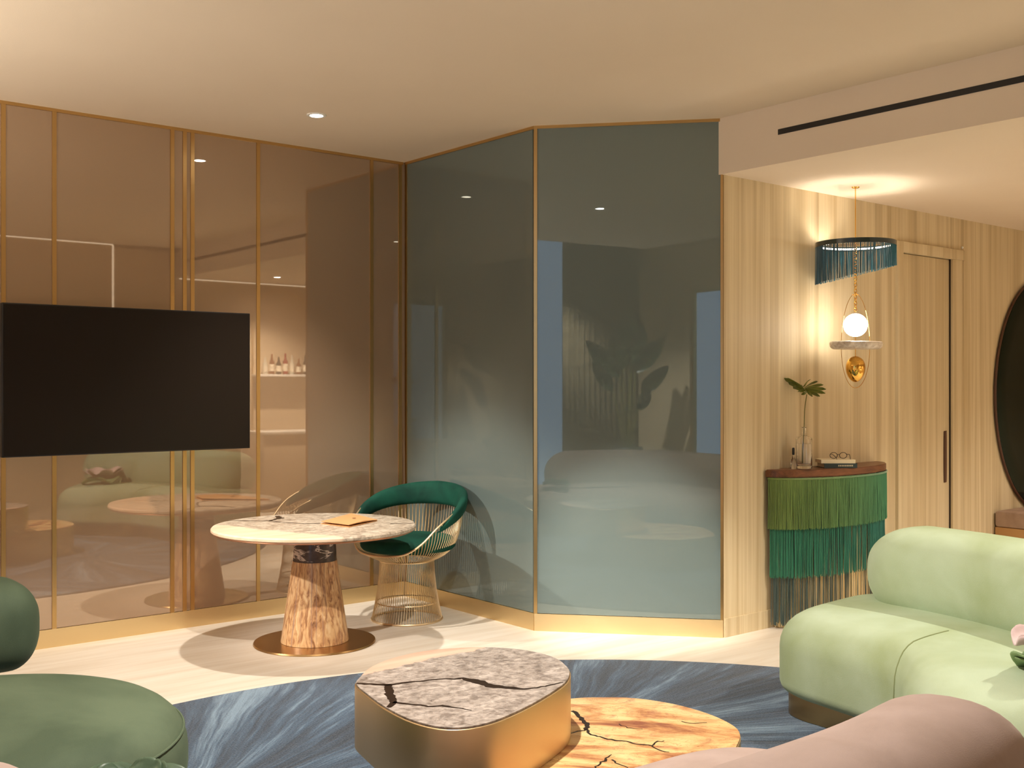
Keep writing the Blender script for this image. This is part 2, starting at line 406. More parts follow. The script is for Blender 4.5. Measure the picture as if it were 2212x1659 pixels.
CRACK = plain('dark_resin', (40,26,16), .35)
BLACK = plain('black_screen', (22,16,14), .28, Specular_IOR_Level=.3); BLACKB = plain('black_plastic', (18,16,15), .4)
LEATHER = plain('tan_leather', (214,160,106), .5); MARK = plain('embossed_mark', (140,94,56), .5)
FR1 = m_fringe('green_fringe', (122,150,66), (62,150,112), 4.8, 5.85); FR2 = m_fringe('teal_green_fringe', (44,140,104), (34,120,110), 4.8, 5.85)
FR3 = m_fringe('gunmetal_fringe', (70,92,86), (50,72,70), 4.8, 5.85); FRT = m_fringe('teal_fringe', (18,82,104), (44,128,148), 5.1, 5.5)
TEALM = plain('teal_lacquer', (14,44,50), .15, Coat_Weight=.6)
GLOBE = m_emit('opal_globe', (1,.92,.82,1), 17.0); LED = m_emit('warm_led', (1,.90,.78,1), 14.0); LINE = m_emit('soft_cove_line', (1,.88,.72,1), .9); LEDUP = m_emit('warm_led_up', (1,.90,.78,1), 60.0); LAMP = m_emit('downlight_lens', (1,.95,.9,1), 30.0)
WSTONE = m_stone('white_stone', ((176,158,140),(224,212,198),(242,236,226)), None, scale=9)
GLASS = m_glass('clear_glass'); WATER = m_glass('water', (1,1,1,1), 0, 1.33); WGLASS = plain('window_glass', (255,255,255), 0.0, Transmission_Weight=1.0, IOR=1.01)
LEAF = m_leaf('monstera_leaf', (70,84,22), (128,134,46)); LEAFD = m_leaf('dark_leaf', (12,26,14), (26,50,22)); STEM = plain('green_stem', (112,110,54), .5)
CREAM = plain('cream_paper', (226,212,178), .7); TEALBOOK = plain('dark_teal_cover', (36,54,56), .5); LETTER = plain('pale_lettering', (190,180,150), .6); PAGES = plain('paper_pages', (214,190,160), .8)
MIRROR = plain('dark_mirror', (34,50,46), .03, Metallic=1.0); BENCHC = m_velvet('mushroom_cushion', (150,124,106), (176,150,130), 8, .3)
OAK = plain('oak_panel', (190,146,92), .5); DARKW = plain('dark_wood_pull', (78,46,26), .5); WHITE = plain('white_plastic', (240,238,232), .4)
CURT = m_velvet('taupe_curtain', (112,100,80), (140,126,102), 6, .2); POT = plain('dark_planter', (40,38,36), .5); BOTT = [plain('bottle_glass_'+n, c, .1, Coat_Weight=.5) for n, c in (('amber',(110,60,26)),('clear',(190,186,170)),('red',(130,34,40)),('dark',(30,32,26)))]
PAPERL = plain('bottle_paper', (226,216,196), .6)

# ------------------------------------------------------------ setting
struct(box('floor', -2.75, 9.1, -1.35, 5.8, -.1, 0, FLOOR), 'pale smooth floor with long faint streaks')
struct(box('ceiling', -.05, 4.44, .62, 5.8, 2.7, 3.2, PAINT), 'plain warm white painted ceiling')
struct(box('ceiling_bay', -2.85, 9.1, -1.4, 5.9, 3.2, 3.3, PAINT))
so = struct(box('ceiling_entry', 4.44, 9.1, .62, 3.75, 2.408, 3.2, PAINT), 'lowered ceiling and fascia over the entry')
box('slot_recess', 4.4375, 4.4405, -0.2+.9, 3.345, 2.549, 2.576, BLACKB, so)['label'] = 'long black slot air outlet in the fascia'
# left wall: bronze glass panels between brass mullions
YB = 5.7
wl = struct(box('wall_left', -2.75, 3.9, YB+.012, YB+.12, 0, 3.2, PLASTER), 'left wall of bronze glass panels with thin brass mullions')
MU = [-2.2, -1.55, -.95, -.35, -.27, -.22, .2, .85, 1.462, 1.701, 2.311, 2.380, 2.424, 2.812, 3.563, 3.77]
for i in range(len(MU)-1):
    box('glass_panel', MU[i]+.0105, MU[i+1]-.0105, YB, YB+.012, .094, 2.684, BRONZE, wl)
for x in MU: box('mullion', x-.0105, x+.0105, YB-.006, YB+.012, .092, 2.684, BRASS_DARK, wl)
box('top_trim', -2.7, 3.79, YB-.008, YB+.012, 2.684, 2.7, BRASS_DARK, wl)
struct(box('baseboard_left', -2.7, 3.795, YB-.006, YB+.012, 0, .092, BRASS), 'satin brass kick plate under the bronze glass')
# blue glass return wall (faces -X) and splayed corner wall
XB = 3.805
wr = struct(box('wall_right', XB+.012, XB+.12, 4.45, 5.8, 0, 2.7, PLASTER), 'narrow blue glass wall beside the inner corner')
box('glass_panel', XB, XB+.012, 4.468, 5.672, .094, 2.684, BLUEG, wr)
box('mullion', XB-.006, XB+.012, 5.67, 5.69, .092, 2.684, BRASS_DARK, wr)
box('top_trim', XB-.008, XB+.012, 4.45, 5.69, 2.684, 2.7, BRASS_DARK, wr)
struct(box('baseboard_right', XB-.006, XB+.012, 4.452, 5.694, 0, .092, BRASS), 'satin brass kick plate under the narrow blue glass')
P0 = Vector((3.805, 4.45, 0)); P1 = Vector((4.455, 3.705, 0)); LD_ = (P1-P0).length; ang = math.atan2(P1.y-P0.y, P1.x-P0.x)
def local_box(name, x0, x1, y0, y1, z0, z1, m, parent=None):
    o = box(name, x0, x1, y0, y1, z0, z1, m, parent)
    if parent is None: o.location = P0; o.rotation_euler = (0, 0, ang)
    return o
wc = struct(local_box('wall_corner', .0, LD_-.005, .012, .1, 0, 2.7, PLASTER), 'splayed corner wall of one tall blue glass sheet in a brass frame')
box('glass_panel', .013, LD_-.013, 0, .012, .094, 2.684, BLUEG, wc)
box('mullion', -.006, .013, -.006, .012, .092, 2.7, BRASS_DARK, wc); box('mullion', LD_-.013, LD_, -.006, .012, .092, 2.7, BRASS_DARK, wc)
box('top_trim', .013, LD_-.013, -.006, .012, 2.684, 2.7, BRASS_DARK, wc)
struct(local_box('baseboard_corner', -.003, LD_, -.006, .012, 0, .092, BRASS), 'satin brass kick plate under the splayed blue glass')
# entry wall of wood veneer with a door
YE = 3.705
struct(box('wall_entry', 4.46, 6.081, YE, YE+.1, 0, 2.408, WOOD), 'wood veneer wall behind the fringed console')
struct(box('wall_entry_far', 6.88, 9.1, YE, YE+.1, 0, 2.408, WOOD), 'wood veneer wall behind the oval mirror')
struct(box('wall_entry_over_door', 6.081, 6.88, YE, YE+.1, 2.19, 2.408, WOOD))
struct(box('wall_behind_door', 6.0, 6.95, YE+.1, YE+.14, 0, 2.408, PLASTER))
struct(box('wall_entry_side', 4.45, 4.462, 3.712, 3.8, 0, 2.7, WOOD))
struct(box('baseboard_entry', 4.462, 6.08, YE-.008, YE, 0, .097, WOOD), 'low wood skirting on the veneer wall')
struct(box('baseboard_entry_far', 6.885, 9.1, YE-.008, YE, 0, .097, WOOD))
dr = bpy.data.objects.new('door_1', None); C.objects.link(dr); struct(dr, 'flush wood veneer door in a plain wood casing')
box('door_casing', 6.081, 6.142, YE-.02, YE+.05, 0, 2.2, WOOD, dr, .002)
box('door_casing', 6.7425, 6.88, YE-.012, YE+.05, 0, 2.135, WOOD, dr, .002)
box('door_head', 6.142, 6.88, YE-.02, YE+.05, 2.135, 2.2, WOOD, dr, .002)
df = box('door_leaf', 6.146, 6.7365, YE+.012, YE+.05, .006, 2.131, WOOD, dr, .002)
box('shadow_gap', 6.7370, 6.7420, YE+.004, YE+.05, 0, 2.135, CRACK, dr)
v, f = cushion_vf([(6.667,.70),(6.681,.692),(6.695,.70),(6.695,.998),(6.681,1.006),(6.667,.998)], 0, .012, .001, .003, 0, 40, 3)
from_py('door_pull', [(p[0], YE+.016-p[2], p[1]) for p in v], f, DARKW, df)['label'] = 'long slim dark wood pull'
# unseen sides of the room, shown by the glass
wb = struct(box('wall_back', 2.6, 9.1, .5, .6, 0, 3.2, PLASTER), 'beige plaster wall reflected in the bronze glass')
box('raised_panel', 3.79, 4.43, .6, .66, 0, 2.66, PLASTER, wb, .004)
for q in ((2.6,3.78,.6,.606,2.688,2.7),(3.77,3.787,.6,.606,.0,2.688),(4.44,6.2,.6,.606,2.396,2.408),(4.60,4.612,.6,.606,0,2.396)): box('light_line', *q, LINE, wb)
struct(box('wall_back_return', 2.5, 2.6, -1.35, .6, 0, 3.2, PLASTER)); struct(box('wall_far_end', 9.0, 9.1, .6, 3.75, 0, 2.408, PLASTER))
struct(box('wall_bay', -.95+.3, 2.5, -1.38, -1.28, 0, 3.2, PLASTER)); struct(box('wall_bay_pier', -2.75, -1.59, -1.38, -1.28, 0, 3.2, PLASTER))
struct(box('wall_bay_sill', -1.59, -.65, -1.38, -1.28, 0, .35, PLASTER)); struct(box('wall_bay_lintel', -1.59, -.65, -1.38, -1.28, 2.485, 3.2, PLASTER))
struct(box('wall_window', -2.82, -2.72, -1.38, -.3, 0, 3.2, PLASTER)); struct(box('wall_window_far', -2.82, -2.72, 1.7, 5.8, 0, 3.2, PLASTER))
def window(name, a, b):
    e = bpy.data.objects.new(name, None); C.objects.link(e); struct(e); return e
w1 = window('window_1', 0, 0)
for y0, y1 in ((-.3,-.26),(.68,.72),(1.66,1.7)): box('window_frame', -2.8, -2.75, y0, y1, .04, 3.16, BRASS_DARK, w1)
for z0, z1 in ((0,.04),(3.16,3.2)): box('window_frame', -2.8, -2.75, -.3, 1.7, z0, z1, BRASS_DARK, w1)
box('pane', -2.78, -2.772, -.26, .68, .04, 3.16, WGLASS, w1); box('pane', -2.78, -2.772, .72, 1.66, .04, 3.16, WGLASS, w1)
w2 = window('window_2', 0, 0)
for x0, x1 in ((-1.59,-1.55),(-.69,-.65)): box('window_frame', x0, x1, -1.36, -1.31, .35, 2.485, BRASS_DARK, w2)
for z0, z1 in ((.35,.39),(2.445,2.485)): box('window_frame', -1.55, -.69, -1.36, -1.31, z0, z1, BRASS_DARK, w2)
box('pane', -1.55, -.69, -1.338, -1.33, .39, 2.445, WGLASS, w2)

# ------------------------------------------------------------ downlights
def downlight(x, y, z, label):
    t = thing('ceiling_downlight', label, 'light', (x, y, z), 0, 'recessed ceiling downlights')
    v, f = lathe_vf([(.034,-.0005),(.034,-.006),(.047,-.006),(.05,-.003),(.05,-.0005)], 32); from_py('trim_ring', v, f[:-2], WHITE, t)
    lathe('lens', [(.001,-.004),(.033,-.004),(.034,-.0005),(.001,-.0005)], LAMP, t, 32)
downlight(LA[0], LA[1], 2.7, 'small bright recessed downlight in the ceiling above the round pedestal table')
downlight(LB[0], LB[1], 2.7, 'recessed downlight over the coffee tables, seen as the dot reflected in the blue glass')
downlight(LC[0], LC[1], 2.408, 'recessed downlight in the lowered entry ceiling, reflected small in the bronze glass')
downlight(LE[0], LE[1], 3.2, 'unseen downlight added to light the window bay, out of frame')
downlight(LC[0]+2.2, LC[1], 2.408, 'unseen downlight added to help light the entry, farther right out of frame')
sp = thing('ceiling_spotlight', 'black adjustable spotlight at the far left, out of frame', 'light', LD)
tube('stem', [(0,0,.75),(0,0,.05)], .008, BLACKB, sp); tube('lamp_head', [(-.12,.008,.06),(-.012,.001,.006)], .045, BLACKB, sp, 16)

fl_ = thing('added_uplighter', 'slim black uplighter added for ceiling fill at the left end, out of frame', 'lamp', (LT[0], LT[1], 0))  # unseen fixture added for the ceiling fill beam
lathe('lamp_base', [(.02,.001),(.14,.001),(.14,.015),(.02,.02)], BLACKB, fl_, 32); tube('pole', [(0,0,.02),(0,0,1.76)], .012, BLACKB, fl_)
v, f = lathe_vf([(.02,1.74),(.09,1.78),(.11,1.83),(.105,1.83),(.085,1.785),(.02,1.75)], 32); from_py('bowl', v, f[:-2], BLACKB, fl_)
# ------------------------------------------------------------ rug
RC = (1.98, 1.86); RR = 2.53
tag(from_py('area_rug', *cushion_vf([(RC[0]+RR*math.cos(a)*1.0, RC[1]+RR*math.sin(a)*.98) for a in [2*PI*i/24 for i in range(24)]], 0.0005, .012, .002, .005, 0, 160, 3), RUG),
    'large round blue rug with fanning streaks under the coffee tables', 'rug')

# ------------------------------------------------------------ television
tv = thing('television', 'large black wall-mounted television on the bronze glass wall', 'television', (2.072, 5.597, 1.3375))
box('casing', -.642, .642, 0, .045, -.3725, .3725, BLACKB, tv, .004)
box('screen', -.636, .636, -.0015, .001, -.366, .366, BLACK, tv)
box('wall_bracket', -.2, .2, .045, .0955, -.15, .15, BLACKB, tv)

# ------------------------------------------------------------ round pedestal table
TX, TY = 2.765, 4.965
tb = thing('pedestal_table', 'round stone-topped table on a figured conical pedestal and brass disc', 'table', (TX, TY, 0))
lathe('base_plate', [(.02,0),(.306,0),(.309,.003),(.306,.010),(.02,.010)], BASEP, tb, 80)
lathe('column', [(.02,.011),(.172,.011),(.1125,.42),(.02,.42)], COLUMN, tb, 72)
lathe('collar', [(.02,.4205),(.111,.4205),(.103,.556),(.02,.556)], COLLAR, tb, 64)['label'] = 'dark marble collar with white veins'
lathe('edge_rim', [(.09,.5565),(.40,.558),(.497,.568),(.506,.5725),(.505,.577),(.09,.577)], EDGE_T, tb, 96)['label'] = 'rose metal rim under the stone top'
tt = lathe('tabletop', [(.02,.5775),(.508,.5775),(.515,.583),(.515,.593),(.509,.6),(.02,.6)], STONE_T, tb, 96)
rng = random.Random(3)
for pts, wd in (([(2.482,5.386),(2.555,5.354),(2.598,5.291),(2.655,5.255),(2.753,5.321),(2.791,5.429)], [.004,.014,.006,.010,.022,.012]),
                ([(2.655,5.255),(2.688,5.151),(2.743,5.037),(2.817,5.003)], [.008,.005,.008,.012]), ([(3.087,4.755),(3.143,4.709),(3.2,4.7)], [.010,.006,.004])):
    p, W = crack(pts, wd, .003, rng); o = from_py('crack_inlay', *ribbon_vf([(a-TX, b-TY) for a, b in p], [q*1.7 for q in W], .5992, .0014), CRACK, tt, False)
# envelope on the table
ev = thing('leather_folder', 'tan leather envelope folder lying on the round table', 'folder', (0, 0, 0))
E4 = [(3.189,5.283),(3.086,4.877),(2.83,4.746),(2.796,4.964)]
cx_, cy_ = 2.975, 4.97
ex = [(2.80,4.97),(2.87,5.02),(3.18,5.27),(3.095,4.88),(2.835,4.75)]
def slab(name, pts, zs, th, m, par):
    k = len(pts); v = [(p[0],p[1],z) for p, z in zip(pts, zs)]+[(p[0],p[1],z+th) for p, z in zip(pts, zs)]
    f = [tuple(range(k))[::-1], tuple(range(k,2*k))]+[(i,(i+1)%k,(i+1)%k+k,i+k) for i in range(k)]
    return from_py(name, v, f, m, par, False)
c4 = [(2.80,4.965),(3.13,5.215),(3.088,4.882),(2.838,4.752)]
slab('back_cover', c4, [.6008]*4, .003, LEATHER, ev)
fl = slab('front_flap', [(2.802,4.963),(2.96,5.085),(3.13,5.215),(3.088,4.882),(2.965,4.815),(2.842,4.757)], [.612,.609,.606,.606,.616,.612], .003, LEATHER, ev)
v, f = lathe_vf([(.0005,.0),(.011,.0),(.011,.0006),(.0005,.0006)], 16, (3.0,4.97,.6157)); from_py('embossed_mark', v, f, MARK, fl)

# ------------------------------------------------------------ wire chair
CH = (3.44, 5.13); FA = math.radians(202)
ch = thing('wire_armchair', 'gilt wire armchair with emerald velvet seat and backrest behind the round table', 'chair', (CH[0], CH[1], 0), FA)
def sstep(x): x = max(0, min(1, x)); return x*x*(3-2*x)
RIMZ = catmull([(0,.695,0),(30,.69,0),(60,.665,0),(90,.61,0),(112,.545,0),(130,.46,0),(145,.41,0),(160,.393,0),(180,.388,0)], 181, False)
def rim(th):     # th measured from the back (0) to the front (pi)
    th = abs(math.degrees(math.atan2(math.sin(th), math.cos(th)))); k = 0
    while k < 179 and RIMZ[k+1].x < th: k += 1
    a, b = RIMZ[k], RIMZ[k+1]; z = a.y+(b.y-a.y)*min(1, (th-a.x)/max(1e-6, b.x-a.x))
    c = .5+.5*math.cos(math.radians(th)); return .275+.05*c**.5, z
def shell(th, t):
    rr, zr = rim(th)
    a = (.152, .335); b = (.235+.03*(.5+.5*math.cos(th)), .372); c = (rr-.012, .385+.045*min(1, (zr-.388)/.15)); d = (rr, zr)
    u = 1-t; r = u**3*a[0]+3*u*u*t*b[0]+3*u*t*t*c[0]+t**3*d[0]; z = u**3*a[1]+3*u*u*t*b[1]+3*u*t*t*c[1]+t**3*d[1]
    return r, z
def pol(th, r, z): return (-r*math.cos(th), r*math.sin(th), z)
mb = MB(); NW = 96
for i in range(NW):
    th = 2*PI*(i+.5)/NW; tw = .0
    mb.tube([pol(th, *shell(th, t)) for t in [k/9 for k in range(10)]], .0024, 4)
stuff(mb.build('seat_wires', WIRE, ch))
mb = MB(); NB = 84
for i in range(NB):
    th = 2*PI*i/NB; pts = []
    for k in range(5):
        t = k/4; pts.append(pol(th+.10*t, .152+(.197-.152)*t-.010*math.sin(PI*t), .335-(.335-.008)*t))
    mb.tube(pts, .0018, 4)
stuff(mb.build('base_wires', WIRE, ch))
tube('base_ring', [pol(2*PI*i/64, .197, .006) for i in range(64)], .006, WIRE, ch, 8, True)
tube('waist_ring', [pol(2*PI*i/64, .153, .335) for i in range(64)], .006, WIRE, ch, 8, True)
tube('inner_ring', [pol(2*PI*i/64, .172, .10) for i in range(64)], .0035, WIRE, ch, 6, True)
tube('top_rim', [pol(2*PI*i/128, *rim(2*PI*i/128)) for i in range(128)], .0055, WIRE, ch, 8, True)
# backrest pad following the rim
v = []; f = []; K = 60; n = 18
for i in range(K):
    u = -1+2*i/(K-1); th = u*math.radians(112); rr, zr = rim(abs(th)); q = math.sqrt(max(0, 1-abs(u)**6)); q = max(q, .08)
    hh = (.066*(1-.55*abs(u)**1.6))*q; ww = (.030-.006*abs(u))*q
    for j in range(n):
        a = 2*PI*j/n; ca, sa = math.cos(a), math.sin(a)
        x = math.copysign(abs(ca)**.8, ca)*ww; z = math.copysign(abs(sa)**.8, sa)*hh
        v.append(pol(th, rr-.006+x+.22*z, zr-.030+z+.02*(1-abs(u))))
for i in range(K-1):
    for j in range(n): f.append((i*n+j, i*n+(j+1)%n, (i+1)*n+(j+1)%n, (i+1)*n+j))
f += [tuple(range(n)), tuple((K-1)*n+j for j in range(n))]
from_py('backrest_pad', v, f, EMER, ch, True, 70)
so_ = [pol(2*PI*i/28, (.268+.012*math.cos(2*PI*i/28)) if True else 0, 0)[:2] for i in range(28)]
cushion('seat_cushion', so_, .392, .462, .034, .034, EMER, ch, .014)

# ------------------------------------------------------------ coffee tables
DO = [(1.71,2.828),(1.76,2.888),(1.852,2.969),(1.974,3.022),(2.11,3.032),(2.233,2.99),(2.331,2.91),(2.383,2.8),(2.385,2.685),(2.346,2.587),(2.299,2.517),(2.218,2.445),(2.105,2.385),(1.964,2.325),(1.83,2.284),(1.748,2.279),(1.69,2.302),(1.654,2.356),(1.64,2.451),(1.652,2.584),(1.68,2.719)]
dt = thing('drum_coffee_table', 'taller brass drum coffee table with a cracked grey stone top', 'coffee table', (0, 0, 0))
cushion('drum_body', DO, .226, .414, .004, .003, DRUM, dt, 0, 160)
do_in = [tuple(p)[:2] for p in inset(list(reversed(catmull(DO, 120))), .004)]
st = cushion('stone_top', do_in, .4145, .42, .001, .001, STONE_D, dt, 0, 160)
rng = random.Random(5)
for pts, wd in (([(1.716,2.828),(1.743,2.795),(1.781,2.755),(1.848,2.737),(1.927,2.713),(1.995,2.672),(2.008,2.618),(2.01,2.553),(2.038,2.502),(2.065,2.461),(2.131,2.446),(2.203,2.446)], [.010,.016,.02,.012,.010,.016,.034,.034,.028,.012,.008,.006]),
                ([(1.78,2.756),(1.731,2.672),(1.694,2.594),(1.668,2.57),(1.655,2.565)], [.022,.022,.026,.02,.012]),
                ([(1.694,2.594),(1.724,2.544),(1.753,2.488),(1.783,2.481),(1.8,2.438),(1.818,2.394)], [.018,.012,.010,.014,.008,.003])):
    p, W = crack(pts, wd, .003, rng); from_py('crack_inlay', *ribbon_vf(p, W, .4190, .0016), CRACK, st, False)
LO = [(2.577,2.805),(2.66,2.752),(2.731,2.687),(2.777,2.598),(2.801,2.494),(2.798,2.369),(2.765,2.256),(2.716,2.189),(2.641,2.136),(2.5,2.06),(2.32,2.0),(2.12,2.02),(1.95,2.14),(1.84,2.32),(1.79,2.5),(1.83,2.68),(1.97,2.79),(2.22,2.84),(2.42,2.84)]
lt = thing('low_coffee_table', 'low coffee table with a tan veined onyx top tucked under the brass drum', 'coffee table', (0, 0, 0))
cushion('drum_body', LO, .0125, .218, .004, .002, DRUM, lt, 0, 140)
lo_in = [tuple(p)[:2] for p in inset(list(reversed(catmull(LO, 120))), .002)]
ot = cushion('onyx_top', lo_in, .2185, .2255, .001, .0015, ONYX, lt, 0, 140)
rng = random.Random(9)
for pts, wd in (([(2.47,2.7),(2.444,2.632),(2.412,2.573),(2.372,2.522),(2.346,2.48),(2.355,2.417),(2.378,2.375),(2.396,2.323),(2.419,2.282),(2.404,2.243),(2.415,2.212)], [.016,.014,.018,.012,.008,.009,.008,.007,.006,.005,.003]),
                ([(2.372,2.522),(2.335,2.53),(2.3,2.53)], [.008,.008,.006]), ([(2.419,2.282),(2.46,2.3),(2.479,2.292)], [.005,.006,.004]),
                ([(2.153,2.255),(2.222,2.286),(2.267,2.305)], [.005,.008,.003]), ([(2.236,2.274),(2.223,2.23),(2.225,2.196)], [.006,.005,.003]),
                ([(2.667,2.389),(2.68,2.352),(2.72,2.329)], [.004,.005,.003]), ([(2.487,2.494),(2.487,2.444),(2.513,2.415)], [.003,.004,.002])):
    p, W = crack(pts, wd, .005, rng); from_py('crack_inlay', *ribbon_vf(p, W, .2248, .0013), CRACK, ot, False)

# ------------------------------------------------------------ seating
CC = (2.0, 2.6)
def sector(r0, r1, a0, a1, n=7, rc=.16):
    """outline of a ring sector with its corners rounded"""
    d0 = math.degrees(rc/r0); d1 = math.degrees(rc/r1); k = .3
    s = 1 if a1 > a0 else -1
    o = arc(CC, r0, a0+s*d0, a1-s*d0, n) + arc(CC, r0+rc*k, a1-s*d0*k, a1-s*d0*k, 2)[:1] + arc(CC, r0+rc, a1, a1, 2)[:1] + arc(CC, (r0+r1)/2, a1, a1, 2)[:1] + arc(CC, r1-rc, a1, a1, 2)[:1] + arc(CC, r1-rc*k, a1-s*d1*k, a1-s*d1*k, 2)[:1]
    o += arc(CC, r1, a1-s*d1, a0+s*d1, n) + arc(CC, r1-rc*k, a0+s*d1*k, a0+s*d1*k, 2)[:1] + arc(CC, r1-rc, a0, a0, 2)[:1] + arc(CC, (r0+r1)/2, a0, a0, 2)[:1] + arc(CC, r0+rc, a0, a0, 2)[:1] + arc(CC, r0+rc*k, a0+s*d0*k, a0+s*d0*k, 2)[:1]
    return [p[:2] for p in o]
gs = thing('curved_sofa', 'pale green velvet curved sofa on a bronze plinth beside the rug', 'sofa', (0, 0, 0))
GS = sector(1.50, 2.36, 4.5, -48, 9)
def pr(r_, a_): return (CC[0]+r_*math.cos(math.radians(a_)), CC[1]+r_*math.sin(math.radians(a_)))
GS = [pr(1.72,5),pr(1.58,3.2),pr(1.51,-1),pr(1.49,-8),pr(1.495,-14),pr(1.50,-18.5),pr(1.475,-22.5),pr(1.41,-28),pr(1.37,-36),pr(1.40,-44),pr(1.52,-49),pr(1.9,-51),pr(2.22,-50),pr(2.34,-44),pr(2.36,-30),pr(2.36,-12),pr(2.34,0),pr(2.2,4.5),pr(1.95,5.2)]
gseat = cushion('seat', GS, .1, .42, .05, .14, LIME, gs, .015, 150, 70)
pill('backrest', arc(CC, 2.18, 1.2, -50, 14, .54), .21, .19, LIME, gs, 2.7, .24)
cushion('plinth', sector(1.555, 2.26, 3.2, -20, 7, .12), .0125, .1, .004, .004, BASEP, gs, 0, 80)
cushion('plinth', sector(1.47, 2.26, -20.5, -48, 7, .08), .0125, .1, .004, .004, BASEP, gs, 0, 80)

from mathutils.bvhtree import BVHTree
tree = BVHTree.FromPolygons([v.co.copy() for v in gseat.data.vertices], [tuple(p.vertices) for p in gseat.data.polygons])
sp_ = catmull([pr(a_, b_)+(c_,) for a_, b_, c_ in ((1.78,-18.4,.44),(1.66,-18.9,.43),(1.59,-19.5,.42),(1.53,-20.0,.39),(1.49,-20.4,.34),(1.47,-20.6,.28),(1.47,-20.2,.2),(1.47,-19.6,.15),(1.48,-19.2,.112))], 50, False)
tube('seat_seam', [tree.find_nearest(q)[0] for q in sp_], .003, SEAM, gs, 6)
ps = thing('curved_sofa', 'taupe pink wool sofa in the foreground, its back cut by the bottom edge', 'sofa', (0, 0, 0))
PS = [(2.32,1.64),(2.16,1.86),(1.75,1.90),(1.33,1.96),(1.05,2.12),(.98,2.36),(.8,2.50),(.5,2.46),(.32,2.2),(.3,1.75),(.52,1.25),(.95,.93),(1.5,.80),(2.05,.84),(2.36,1.06)]
cushion('seat', PS, .1, .42, .14, .13, PINK, ps, .015, 120, 70)
pill('backrest', [(2.20,1.19,.5),(2.05,1.125,.5),(1.72,1.08,.5),(1.3,1.08,.5),(.92,1.08,.5),(.60,1.30,.5),(.44,1.6,.5),(.40,2.14,.5)], .18, .21, PINK, ps, 2.4, .26)
PC = Vector((1.25,1.6)); cushion('plinth', [tuple(PC+(Vector(p)-PC)*.86) for p in PS], .0125, .1, .004, .004, BASEP, ps, 0, 120)

gc = thing('lounge_chair', 'moss green velvet lounge chair with a round seat, at the left edge', 'armchair', (0, 0, 0))
SC = (.73, 3.27)
cushion('seat', [(SC[0]+.60*math.cos(a), SC[1]+.58*math.sin(a)) for a in [2*PI*i/20 for i in range(20)]], .07, .40, .16, .13, MOSS, gc, .015, 96, 70)
def seam(cx, cy, rx, ry, z, m, par):
    tube('piping', [(cx+rx*math.cos(2*PI*i/96), cy+ry*math.sin(2*PI*i/96), z) for i in range(96)], .0035, m, par, 6, True)
seam(SC[0], SC[1],   .588, .568, .33, MOSS, gc)
pill('backrest', [(-.1,3.75,.47),(.2,4.02,.47),(.6,4.15,.465),(1.18,4.17,.465)], .19, .16, MOSS, gc, 3.0, .12)
lathe('plinth', [(.02,.0125),(.38,.0125),(.38,.075),(.02,.075)], BASEP, gc, 48, (SC[0], SC[1], 0))

def petal_cluster(name, label, cat, c, r, mats, seedn, n1=7, squash=.7, tilts=(.55, 1.05)):
    t = thing(name, label, cat, c); rg = random.Random(seedn)
    for k in range(n1*2):
        ring = k % 2; a = 2*PI*(k/ (n1*2))*2+rg.uniform(-.2,.2)+ring*.4; tilt = tilts[ring]+rg.uniform(-.12,.12)
        v = []; f = []; NU, NV = 7, 8; L = r*(1.0 if ring == 0 else .8); W = r*.62
        M_ = Matrix.Rotation(a, 4, 'Z')
        for i in range(NU):
            for j in range(NV):
                u = i/(NU-1); s = -1+2*j/(NV-1)
                wv = W*math.sin(PI*(.12+.80*u))**.7*s; curl = .9*u*u
                x = L*(u*math.cos(tilt)+.16*u*u); z = L*(u*math.sin(tilt)-curl*.38)*squash+.22*r*s*s*u - (.10*r if u > .9 else 0)
                v.append(M_@Vector((x+.06*r, wv, z+.12*r)))
        for i in range(NU-1):
            for j in range(NV-1): f.append((i*NV+j, i*NV+j+1, (i+1)*NV+j+1, (i+1)*NV+j))
        o = from_py('petal', v, f, mats[k % len(mats)], t, True, 80)
        sd = o.modifiers.new('thick', 'SOLIDIFY'); sd.thickness = r*.055; sd.offset = 0
        ss = o.modifiers.new('soft', 'SUBSURF'); ss.levels = 1; ss.render_levels = 1
    return t
petal_cluster('petal_cushion', 'pink and sage petal cushion on the pale green sofa, cut by the right edge', 'cushion', (3.39, 1.475, .444), .185, [ROSE, SAGE], 2, 6, 1.05, (.80, .18))
petal_cluster('petal_cushion', 'dark sage ruffled petal cushion at the bottom left', 'cushion', (.845, 2.315, .43), .118, [DKPETAL], 4, 6, .75)

# ------------------------------------------------------------ console with fringe
KX = 5.32; KA = .53; KB = .222; ZT = .858
co = thing('fringed_console', 'half-moon walnut console draped with three tiers of green fringe', 'console', (0, 0, 0))
def half(a, b, n=40): return [(KX-a*math.cos(PI*i/(n-1)), YE-.012-b*math.sin(PI*i/(n-1))) for i in range(n)]
def half_prism(name, a, b, z0, z1, m, par, n=48, bev=.004):
    o = half(a, b, n); k = len(o); v = [(x,y,z0) for x,y in o]+[(x,y,z1) for x,y in o]
    f = [tuple(range(k)), tuple(range(k,2*k))[::-1]]+[(i,(i+1)%k,(i+1)%k+k,i+k) for i in range(k)]
    me = bpy.data.meshes.new(name); me.from_pydata(v, [], f); bm = bmesh.new(); bm.from_mesh(me); bmesh.ops.recalc_face_normals(bm, faces=bm.faces)
    bmesh.ops.bevel(bm, geom=[e for e in bm.edges if abs(e.verts[0].co.z-e.verts[1].co.z) < 1e-6], offset=bev, segments=2, affect='EDGES'); bm.to_mesh(me); bm.free()
    return link(name, me, m, par)
half_prism('top', KA, KB, ZT-.04, ZT, WALNUT, co)
half_prism('core', KA-.08, KB-.06, .002, ZT-.041, CORE, co, 40, .002)
mb = MB()
